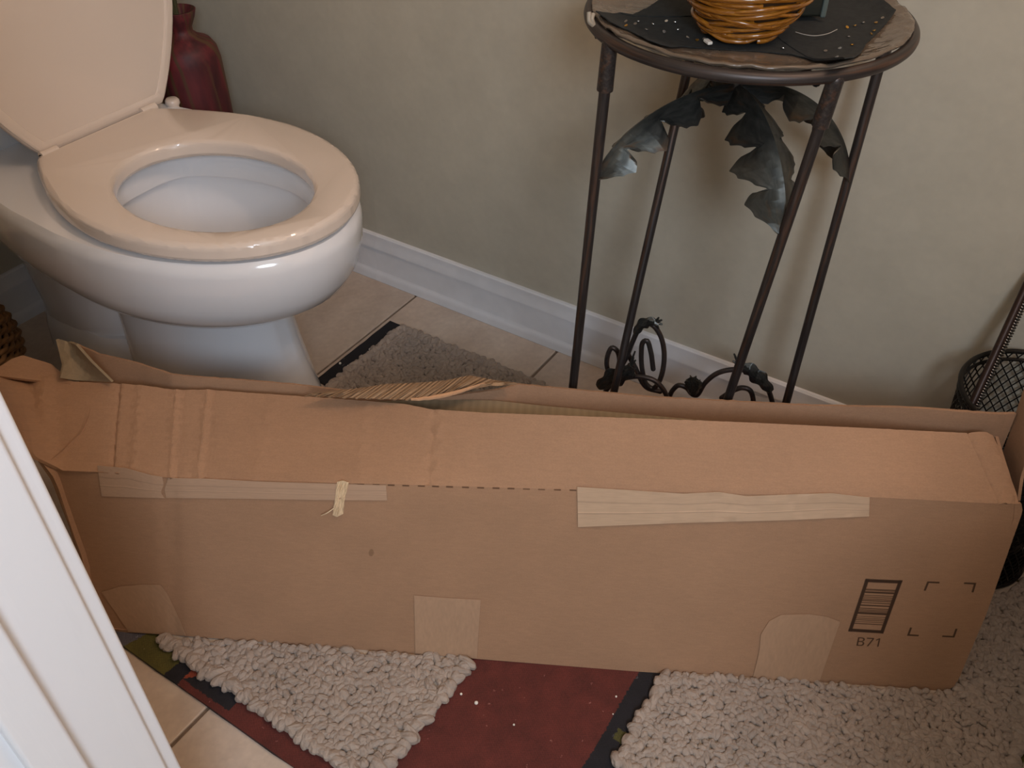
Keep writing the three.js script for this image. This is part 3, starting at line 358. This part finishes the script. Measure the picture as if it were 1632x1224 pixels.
// ------------------------------------------------------------------ round plant stand
const RY = 0.6612, RC = V(0.919, RY, -0.309), RR = 0.159;
{
  const o = thing('plant_stand', 'tall round wrought iron plant stand with acanthus leaves, in front of the right wall', 'plant stand', RC.clone().setY(0));
  const loc = (p) => p.clone().sub(o.position);
  const rg = new THREE.TorusGeometry(RR, 0.0062, 14, 120).rotateX(Math.PI / 2).translate(0, RY, 0);
  obj('top_ring', rg, M.iron, o);
  obj('cross_bar', [tube([V(-RR * 0.72, RY - 0.004, RR * 0.7), V(0, RY - 0.006, 0), V(RR * 0.72, RY - 0.004, -RR * 0.7)], 0.0045), tube([V(-RR * 0.72, RY - 0.005, -RR * 0.7), V(0, RY - 0.007, 0), V(RR * 0.72, RY - 0.005, RR * 0.7)], 0.0045)], M.iron, o);
  // legs: top on the ring, foot on the floor, both on the sight line of the leg
  const lp = (a, b) => (y) => [a[0] + (b[0] - a[0]) * (y - a[1]) / (b[1] - a[1]), y];
  const lines = { fl: lp([967.5, 110], [913.7, 613]), bl: lp([1091.8, 128.6], [996, 550]), fr: lp([1328.4, 136.8], [1162.5, 630]), br: lp([1396.4, 123.3], [1254.4, 636]) };
  const tops = {}, feet = { fl: 812, bl: 778, fr: 824, br: 788 };
  // the ring point on each leg's line
  const onRing = (f, far) => { let best = null, bd = 9; for (let y = -80; y < 150; y += 0.5) { const p = onY(...f(y), RY - 0.004); const q = Math.hypot(p.x - RC.x, p.z - RC.z); const isFar = ray(...f(y)).setY(0).dot(p.clone().sub(RC).setY(0)) > 0; if (isFar !== far) continue; if (Math.abs(q - RR) < bd) { bd = Math.abs(q - RR); best = p; } } return best; };
  for (const [k, far] of [['fl', false], ['bl', true], ['fr', false], ['br', true]]) {
    tops[k] = onRing(lines[k], far); const foot = onY(...lines[k](feet[k]), 0);
    const leg = obj('leg', rod(loc(foot.clone().setY(foot.x < 0.985 ? 0.0058 : 0.001)), loc(tops[k]), 0.0052, 0.0058), M.iron, o); tops[k + 'f'] = foot;
    const dir = foot.clone().sub(tops[k]).normalize(); const s0 = tops[k].clone().addScaledVector(dir, 0.045);
    obj('sleeve', [rod(loc(s0), loc(tops[k]), 0.0082, 0.0078), cap(loc(tops[k]), 0.0078)], M.iron, leg);
    obj('foot_cap', new THREE.SphereGeometry(0.008, 12, 8).scale(1, 0.6, 1).translate(loc(foot).x, foot.x < 0.985 ? 0.0105 : 0.0052, loc(foot).z), M.iron, leg);
  }
  // acanthus leaves arching from the centre out to the legs
  const acanthus = (p0, p1, p2, p3, W, side, lobes, curl) => {
    const cu = new THREE.CubicBezierCurve3(p0, p1, p2, p3), out = p3.clone().sub(p0).setY(0).normalize().add(V(0, 0.6, 0));
    const saw = (t) => { const k = (t * lobes) % 1; return 0.42 + 0.58 * Math.pow(Math.max(0, Math.sin(Math.PI * Math.pow(k, 0.6))), 0.75) - 0.07 * Math.abs(Math.sin(k * 11)); };
    return sheet((u, v) => {
      const t = u, p = cu.getPoint(t), tg = cu.getTangent(t), s = side.clone().addScaledVector(tg, -side.dot(tg)).normalize(), nr = tg.clone().cross(s).normalize(); if (nr.dot(out) < 0) nr.negate();
      const x = (v - 0.5) * 2, a = Math.abs(x), tt = clamp(t + (x < 0 ? 0.02 : -0.02), 0, 0.9999);
      const w = W * lerp(1, saw(tt), smooth(0.12, 0.5, a)) * (0.56 + 0.5 * Math.sin(Math.PI * Math.pow(t, 1.25))) * (t > 0.92 ? 1 - (t - 0.92) * 4 : 1);
      const k = (tt * lobes) % 1, flare = 0.009 * Math.pow(Math.max(0, k - 0.25), 1.2) * a * a;
      return p.clone().addScaledVector(s, x * w).addScaledVector(nr, -curl * w * Math.pow(a, 1.5) + flare + 0.0018 * Math.exp(-x * x * 60));
    }, 140, 16, 0.0014);
  };
  const hub = V(RC.x, 0.590, RC.z);
  const legAt = (k, y) => tops[k + 'f'].clone().lerp(tops[k], y / RY);
  const legY = (k, py) => { for (let y = RY; y > 0; y -= 0.001) { const q = legAt(k, y).sub(EYE); if (612 + FOCAL * q.dot(down) / q.dot(fwd) > py) return y; } return 0; };
  const leafTo = (k, py, W, pull) => { const yEnd = legY(k, py), e = legAt(k, yEnd), h = hub.clone().lerp(e, 0.04); h.y = hub.y; const out = e.clone().sub(hub).setY(0); const side = out.clone().normalize().cross(V(0, 1, 0)); const p1 = hub.clone().addScaledVector(out, 0.42); p1.y = hub.y + 0.006; const p2 = hub.clone().addScaledVector(out, 0.88); p2.y = lerp(hub.y, yEnd, 0.30); return [loc(h), loc(p1), loc(p2), loc(e), W, side, 4, pull]; };
  for (const [k, y, W] of [['fl', 290, 0.027], ['fr', 372, 0.035], ['br', 288, 0.027], ['bl', 205, 0.027]]) obj('acanthus_leaf', acanthus(...leafTo(k, y, W, 0.9)), M.leaf, o);
  obj('centre_stem', rod(loc(hub.clone().setY(RY - 0.008)), loc(hub.clone().setY(0.581)), 0.006), M.iron, o);
  // scrollwork low between the legs
  const P1 = legAt('bl', 0.3), P2 = legAt('br', 0.3), pn = P2.clone().sub(P1).setY(0).normalize().cross(V(0, 1, 0));
  const onS = (px, py, off = 0) => loc(meet(px, py, P1.clone().addScaledVector(pn, off), pn));
  const sc = (pts, r = 0.0036, off = 0) => { const q = pts.map(([x, y]) => onS(x, y, off)); return [tube(q, r, pts.length * 8, 10), cap(q[0], r), cap(q[q.length - 1], r)]; };
  obj('scroll', sc([[1041, 588], [1037, 560], [1031, 543], [1025, 545], [1022, 565], [1024, 592], [1030, 612], [1040, 619], [1050, 609], [1058, 580], [1057, 550], [1050, 530], [1040, 518], [1030, 515], [1018, 525], [1008, 545], [998, 570], [985, 592]]), M.iron, o);
  obj('scroll', sc([[1052, 624], [1030, 617], [1012, 585], [1002, 566], [996, 552]]), M.iron, o);
  obj('scroll', sc([[972, 602], [967, 580], [970, 562], [976, 554], [984, 560], [987, 578], [982, 594], [974, 606]]), M.iron, o);
  obj('scroll', sc([[1068, 650], [1058, 622], [1042, 606], [1018, 600], [995, 603], [975, 612], [955, 640]], 0.0036, 0.012), M.iron, o);
  obj('scroll', sc([[1064, 640], [1072, 622], [1082, 614], [1094, 618], [1103, 628], [1110, 630], [1124, 610], [1143, 595], [1168, 589], [1195, 592], [1216, 608], [1226, 625], [1233, 650]]), M.iron, o);
  obj('scroll', sc([[1150, 634], [1166, 624], [1182, 618], [1194, 621], [1200, 634], [1199, 655]], 0.0036), M.iron, o);
  const spray = (pts, w, off) => { const q = pts.map(([x, y]) => onS(x, y, off)); const cu = new THREE.CatmullRomCurve3(q); return sheet((u, v) => { const p = cu.getPoint(u), tg = cu.getTangent(u), s = tg.clone().cross(pn).normalize(); const ww = w * (0.35 + 0.65 * Math.sin(Math.PI * Math.min(1, u * 1.05))) * (0.82 + 0.18 * Math.sin(u * 20)); return p.addScaledVector(s, (v - 0.5) * 2 * ww).addScaledVector(pn, 0.004 * (1 - 4 * (v - 0.5) ** 2)); }, 40, 8, 0.0015); };
  const fork = (x, y, dirs, off) => dirs.map(([dx, dy]) => rod(onS(x, y, off), onS(x + dx, y + dy, off), 0.0026, 0.0012, 8));
  obj('scroll_leaf', [spray([[1013, 530], [1024, 516], [1038, 512], [1050, 516]], 0.0085, 0.004), ...fork(1044, 514, [[6, -8], [11, -4], [12, 3], [6, 10]], 0.005)], M.leaf, o);
  obj('scroll_leaf', [spray([[955, 616], [975, 603], [998, 592], [1008, 582]], 0.017, 0.018), ...fork(1002, 588, [[10, -28], [11, -14], [8, -18]], 0.018)], M.leaf, o);
  obj('scroll_leaf', [spray([[1228, 622], [1212, 604], [1195, 588], [1176, 580]], 0.013, 0.005), ...fork(1178, 582, [[-8, -18], [-10, -7], [-4, 4]], 0.006)], M.leaf, o);
  const fleur = (dx) => spray([[1105 + dx * 0.3, 626], [1105 + dx * 0.8, 612], [1105 + dx, 604 - (dx ? 0 : 6)]], dx ? 0.006 : 0.0105, 0.006 + Math.abs(dx) * 0.0001);
  obj('scroll_leaf', [fleur(0), fleur(-8), fleur(8)], M.leaf, o);
}
// glass tray on the ring
{
  const o = thing('glass_tray', 'round textured smoky glass plate lying on the plant stand ring', 'plate', RC.clone());
  const g = new THREE.LatheGeometry([[0.0005, 0.004], [0.06, 0.004], [0.118, 0.0045], [0.135, 0.006], [0.146, 0.010], [0.155, 0.0145], [0.1575, 0.0165], [0.157, 0.0185], [0.153, 0.0185], [0.143, 0.0145], [0.132, 0.0105], [0.117, 0.0090], [0.06, 0.0085], [0.0005, 0.0085]].map(([x, y]) => new THREE.Vector2(x, y)), 160);
  const p = g.attributes.position; for (let i = 0; i < p.count; i++) { const x = p.getX(i), z = p.getZ(i), r = Math.hypot(x, z), a = Math.atan2(z, x), e = smooth(0.09, 0.15, r); const k = 1 + e * (0.006 * N3(Math.cos(a) * 9, Math.sin(a) * 9, 1) + 0.002 * Math.sin(a * 46)); p.setXYZ(i, x * k, p.getY(i) + e * (0.0022 * N3(Math.cos(a) * 7 + r * 60, Math.sin(a) * 7, 4) + 0.0004 * Math.sin(a * 46)), z * k); } g.computeVertexNormals();
  obj('plate', g, phys({ color: 0xb6aca2, roughness: 0.14, transmission: 0.5, thickness: 0, ior: 1.5, bumpMap: tex(512, 512, (u, v) => 128 + 120 * fbm(u * 60, v * 14, 3), [1, 1], false), bumpScale: 0.0016, map: tex(256, 256, (u, v) => tone([196, 184, 170], 1 + 0.10 * fbm(u * 40, v * 8, 3))) }), o);
  o.position.y -= 0.0085;
}
// black sequinned cloth on the tray
const CY = RY + 0.0015;
{
  const o = thing('black_cloth', 'small black cloth with scattered sequins spread on the glass plate', 'cloth', RC.clone().setY(CY));
  const out = [[948, 41], [985, 26], [1000, 29], [1030, 14], [1060, -6], [1130, -26], [1230, -30], [1330, -14], [1400, 8], [1424, 29], [1408, 46], [1380, 72], [1364, 104], [1350, 130], [1336, 133], [1318, 112], [1296, 97], [1262, 88], [1210, 82], [1150, 79], [1090, 76], [1066, 80], [1052, 81], [1034, 76], [1018, 66], [1004, 58], [978, 56]];
  const P = out.map(([x, y]) => onY(x, y, CY).sub(o.position)); const cu = P.map((p) => new THREE.Vector2(p.x, p.z)); const c = new THREE.Vector2(0.0, 0.0);
  const ringAt = (u) => { const k = u * cu.length, i = Math.floor(k) % cu.length, f = k - Math.floor(k); return cu[i].clone().lerp(cu[(i + 1) % cu.length], f); };
  const drape = (x, z) => { const r = Math.hypot(x, z); const k = r < 0.117 ? 0 : r < 0.132 ? (r - 0.117) / 0.015 * 0.0016 : r < 0.143 ? 0.0016 + (r - 0.132) / 0.011 * 0.0042 : 0.0058 + (r - 0.143) * 0.42; return k + 0.0018 * smooth(0.08, 0.13, r) + 0.0008 * N3(x * 90, z * 90) * smooth(0.02, 0.05, r); };
  const g = sheet((u, v) => { const q = c.clone().lerp(ringAt(1 - u), Math.max(v, 0.002)); return V(q.x, drape(q.x, q.y), q.y); }, 216, 24, -0.0009, (p) => [p.x * 4, p.z * 4]);
  obj('fabric', g, mat({ map: tex(256, 256, (u, v, i, j) => tone([30, 32, 31], 1 + 0.5 * fbm(u * 50, v * 50, 3) + 0.3 * Math.sin(i * 2.2) * Math.sin(j * 2.2))), roughness: 0.95 }), o);
  const sq = [[997, 39, 0], [1017, 36, 1], [1041, 40, 1], [1062, 34, 1], [1076, 35, 1], [997, 50, 2], [1058, 52, 1], [1096, 60, 1], [1111, 65, 2], [1122, 63, 1], [1248, 77, 1], [1338, 79, 1], [1330, 105, 1], [1315, 84, 0], [1357, 74, 2], [1388, 58, 2], [1392, 52, 2], [1395, 40, 2], [1350, 44, 2], [1362, 42, 2], [1375, 38, 0], [1405, 34, 0], [1012, 42, 0], [1030, 50, 0], [1080, 48, 1], [1352, 60, 0]];
  const ms = [mat({ color: 0x8a8076, metalness: 0.6, roughness: 0.3 }), mat({ color: 0xd8d4cc, metalness: 0.8, roughness: 0.2 }), mat({ color: 0xc09040, metalness: 0.8, roughness: 0.25 })];
  sq.forEach(([x, y, k], i) => { const p = onY(x, y, CY + 0.001).sub(o.position); const s = obj('sequin', new THREE.CylinderGeometry(0.0017, 0.0017, 0.0006, 10).rotateX(rr(-0.5, 0.5)).rotateZ(rr(-0.5, 0.5)).translate(p.x, drape(p.x, p.z) + 0.0012, p.z), ms[k], o); });
}
// amber basket of thick glossy strands
{
  const fh = fwd.clone().setY(0).normalize(), c = onY(1190, 73, CY + 0.001).addScaledVector(fh, 0.033);
  const o = thing('woven_bowl', 'glossy amber wicker style bowl standing on the black cloth', 'bowl', c);
  const hgt = 0.105, prof = (t) => 0.034 + 0.037 * Math.sin(Math.min(1, t * 1.25) * Math.PI / 2) - 0.014 * smooth(0.72, 1, t);
  const m = phys({ map: tex(256, 64, (u, v) => { const a = fbm(u * 16, v * 6, 3); return [150 + 60 * a, 92 + 52 * a, 26 + 26 * a]; }), roughness: 0.22, clearcoat: 0.8, clearcoatRoughness: 0.08 });
  obj('liner', new THREE.LatheGeometry([...Array(14).keys()].map((i) => new THREE.Vector2(i ? prof((i - 1) / 12) - 0.003 : 0.001, Math.max(0.001, (i - 1) / 12 * hgt))), 48), mat({ color: 0x3a2208, roughness: 0.7 }), o);
  for (let k = 0; k < 64; k++) {
    const t0 = 0.02 + 0.96 * k / 63, a0 = rr(0, 6.28), len = rr(1.6, 4.2), ph = rr(0, 6.28), amp = rr(0.015, 0.05), tilt = rr(-0.09, 0.09), fr = rr(1.2, 3.2), pts = [];
    for (let i = 0; i <= 26; i++) { const a = a0 + len * i / 26, e = Math.abs(i / 26 - 0.5) * 2, t = clamp(t0 + amp * Math.sin(a * fr + ph) + tilt * (i / 13 - 1), 0.015, 1), r = prof(t) + 0.0008 + 0.0018 * Math.sin(a * 3 + k * 2.1) - 0.003 * Math.pow(e, 8); pts.push(V(r * Math.cos(a), 0.003 + t * hgt, r * Math.sin(a))); }
    obj('strand', tube(pts, rr(0.0019, 0.0029), 50, 7), m, o);
  }
}
// dark candle box behind the bowl
{
  const p = onY(1316, 44, CY), f = V(1, 0, 0), o = thing('dark_box', 'dark green black square box standing behind the amber bowl', 'box', p.clone().add(V(0.018, 0.0045, -0.034)));
  o.rotation.y = 0.62;
  const m = mat({ map: tex(128, 128, (u, v) => tone([34, 36, 30], 1 + 0.3 * fbm(u * 3, v * 30, 3))), roughness: 0.35 });
  obj('body', rbox(-0.018, 0.018, 0, 0.12, -0.018, 0.018, 0.003), m, o);
  obj('edge_strip', rbox(-0.0205, -0.016, 0, 0.12, 0.015, 0.0205, 0.0015), mat({ color: 0x56605c, roughness: 0.3 }), o);
  const th = thing('white_thread', 'thin white thread lying on the black cloth beside the amber bowl', 'thread', p.clone());
  obj('strand', tube([[1268, 51], [1282, 55], [1298, 57], [1318, 54], [1334, 47]].map(([x, y]) => onY(x, y, CY + 0.0045).sub(p)), 0.0004, 30, 6), mat({ color: 0x9a968e, roughness: 0.7 }), th);
  const w = thing('white_chip', 'small white chip on the black cloth in front of the amber bowl', 'chip', onY(1128, 69, CY + 0.003));
  obj('flake', rbox(-0.005, 0.005, 0, 0.003, -0.0025, 0.0025, 0.001).rotateY(0.9), mat({ color: 0xe4ded2, roughness: 0.5 }), w);
  const s = thing('shell_scrap', 'pale ruffled scrap at the left tip of the black cloth', 'ornament', onY(945, 40, RY + 0.015));
  obj('ruffle', [tube([V(0, 0, 0), V(-0.004, 0.004, -0.002), V(-0.002, 0.012, -0.004)], 0.0022, 16, 8), tube([V(0.001, 0, 0), V(-0.001, 0.006, -0.001), V(0.003, 0.009, -0.002)], 0.0022, 16, 8)], mat({ color: 0x9a9080, roughness: 0.6 }), s);
}

// ------------------------------------------------------------------ wire basket, its bag and the rod
{
  const c = V(1.003, 0.0085, 0.088), R0 = 0.070, R1 = 0.088, H = 0.268;
  const o = thing('wire_basket', 'round black diamond mesh wire basket behind the right end of the box', 'basket', c);
  const m = mat({ color: 0x26221e, metalness: 0.6, roughness: 0.45 });
  obj('rim', new THREE.TorusGeometry(R1, 0.0032, 10, 80).rotateX(Math.PI / 2).translate(0, H, 0), m, o);
  obj('rim', new THREE.TorusGeometry(R1 - 0.001, 0.0022, 8, 80).rotateX(Math.PI / 2).translate(0, H - 0.012, 0), m, o);
  obj('base_ring', new THREE.TorusGeometry(R0, 0.003, 10, 64).rotateX(Math.PI / 2).translate(0, 0.004, 0), m, o);
  obj('base_plate', new THREE.CylinderGeometry(R0, R0, 0.002, 48).translate(0, 0.003, 0), m, o);
  const n = 44;
  for (const s of [1, -1]) for (let i = 0; i < n; i++) { const pts = []; for (let k = 0; k <= 16; k++) { const t = k / 16, a = i / n * 2 * Math.PI + s * t * 2.2, r = lerp(R0, R1, t); pts.push(V(r * Math.cos(a), 0.004 + t * (H - 0.006), r * Math.sin(a))); } obj('wire', tube(pts, 0.0009, 20, 5), m, o); }
  const b = thing('bin_bag', 'crumpled black bag filling the lower part of the wire basket', 'bag', c);
  const g = new THREE.SphereGeometry(1, 48, 36); const p = g.attributes.position; for (let i = 0; i < p.count; i++) { const v = V(p.getX(i), p.getY(i), p.getZ(i)); const k = 1 + 0.12 * fbm(v.x * 3 + 5, v.y * 3 + v.z * 2, 3); p.setXYZ(i, v.x * 0.066 * k, 0.09 + v.y * 0.08 * k, v.z * 0.066 * k); } g.computeVertexNormals();
  obj('film', g, mat({ color: 0x0d0d0f, roughness: 0.4 }), b);
  const p0 = onY(1553, 652, 0.245), p1 = onX(1632, 480, 1.065), dir = p1.clone().sub(p0).normalize(), e0 = p0.clone().addScaledVector(dir, -0.05), e1 = p1.clone().addScaledVector(dir, 0.04);
  const rdT = thing('spring_rod', 'dark metal rod wound with a bright wire coil leaning out of the wire basket', 'rod', e0);
  const lc = (q) => q.clone().sub(e0), len = e1.distanceTo(e0), sd = dir.clone().cross(V(0, 1, 0)).normalize(), sn = sd.clone().cross(dir);
  const off = V(0, 0, 0).addScaledVector(right, -0.0055);
  obj('rod', [rod(lc(e0).add(off), lc(e1).add(off), 0.0048), cap(lc(e1).add(off), 0.0048)], mat({ color: 0x3a2a24, metalness: 0.5, roughness: 0.4 }), rdT);
  const hp = []; const turns = Math.floor(len / 0.0034); for (let i = 0; i <= turns * 8; i++) { const t = i / (turns * 8), an = t * turns * 2 * Math.PI; hp.push(lc(e0).addScaledVector(dir, t * len).addScaledVector(sd, 0.0038 * Math.cos(an)).addScaledVector(sn, 0.0038 * Math.sin(an))); }
  obj('coil', new THREE.TubeGeometry(new THREE.CatmullRomCurve3(hp), turns * 8, 0.0011, 5), mat({ color: 0x8d8780, metalness: 0.9, roughness: 0.3 }), rdT);
}

// ------------------------------------------------------------------ red vase in the corner with stems
{
  const c = V(0.972, 0, -1.268), o = thing('floor_vase', 'tall burgundy bottle shaped floor vase in the corner behind the toilet', 'vase', c);
  const g = new THREE.LatheGeometry([[0.0005, 0], [0.050, 0], [0.053, 0.006], [0.054, 0.06], [0.055, 0.2], [0.055, 0.34], [0.054, 0.402], [0.051, 0.420], [0.043, 0.432], [0.028, 0.439], [0.0185, 0.447], [0.0185, 0.455], [0.026, 0.470], [0.030, 0.482], [0.0275, 0.483], [0.018, 0.468], [0.012, 0.45]].map(([x, y]) => new THREE.Vector2(x, y)), 64);
  obj('body', g, phys({ map: tex(512, 512, (u, v) => { const s = fbm((u + v * 0.35) * 26, v * 2.2, 4), st = smooth(0.1, 0.28, N3((u + v * 0.30) * 26, v * 0.8, 2)); const a = fbm(u * 10, v * 8, 4); return [lerp(88 + 80 * a, 84, st) + 22 * s, lerp(32 + 26 * a, 58, st) + 14 * s, lerp(36 + 26 * a, 38, st) + 10 * s]; }), roughness: 0.6 }), o);
  const sm = mat({ color: 0x4c4a30, roughness: 0.8 });
  const st = thing('dried_stems', 'dull green stems standing in the burgundy floor vase', 'stems', c.clone().setY(0.46));
  for (const [dx, dz, h] of [[-0.02, 0.01, 0.22], [-0.035, 0.0, 0.2], [-0.008, -0.012, 0.24], [-0.05, 0.012, 0.16]]) { obj('stem', tube([V(dx * 0.12, 0, dz * 0.3), V(dx * 0.35, 0.06, dz * 0.6), V(dx, 0.13, dz), V(dx * 1.8, h, dz * 1.6)], 0.0032, 20, 7), sm, st); }
  for (const [x, z, h, a] of [[-0.012, 0.004, 0.08, 0.5], [-0.02, 0.012, 0.10, -0.3]]) obj('leaf_blade', sheet((u, v) => V(x * u * 2 + (v - 0.5) * 0.022 * Math.sin(Math.PI * clamp(u + 0.08, 0, 1)), 0.03 + h * u, z * u * 2 + 0.004 * Math.sin(v * 3.1) + a * 0.02 * u * u), 14, 6, 0.0008), sm, st);
}
// wicker basket at the left edge by the back wall
{
  const e = onY(42, 495, 0.11), c = V(e.x - 0.150, 0, e.z - 0.022), o = thing('wicker_basket', 'round brown wicker basket on the tiles at the left beside the toilet', 'basket', c);
  const prof = (t) => 0.07 + 0.052 * Math.sin(Math.PI * clamp(t * 0.9 + 0.06, 0, 1));
  const H = 0.20, m = mat({ map: tex(128, 64, (u, v) => tone([122, 88, 52], 1 + 0.3 * fbm(u * 20, v * 8, 3))), roughness: 0.8 });
  obj('core', new THREE.LatheGeometry([...Array(12).keys()].map((i) => new THREE.Vector2(i ? prof((i - 1) / 10) - 0.004 : 0.001, Math.max(0.002, (i - 1) / 10 * H))), 40), mat({ color: 0x4a341e, roughness: 0.9 }), o);
  for (let k = 0; k < 26; k++) { const t = k / 25, pts = []; for (let i = 0; i < 48; i++) { const a = i / 48 * 2 * Math.PI, r = prof(t) + 0.003 * ((i + k) % 2 ? 1 : -1); pts.push(V(r * Math.cos(a), 0.005 + t * H, r * Math.sin(a))); } obj('weaver', tube(pts, 0.0042, 96, 6, true), m, o); }
}
renderer.render(scene, camera);
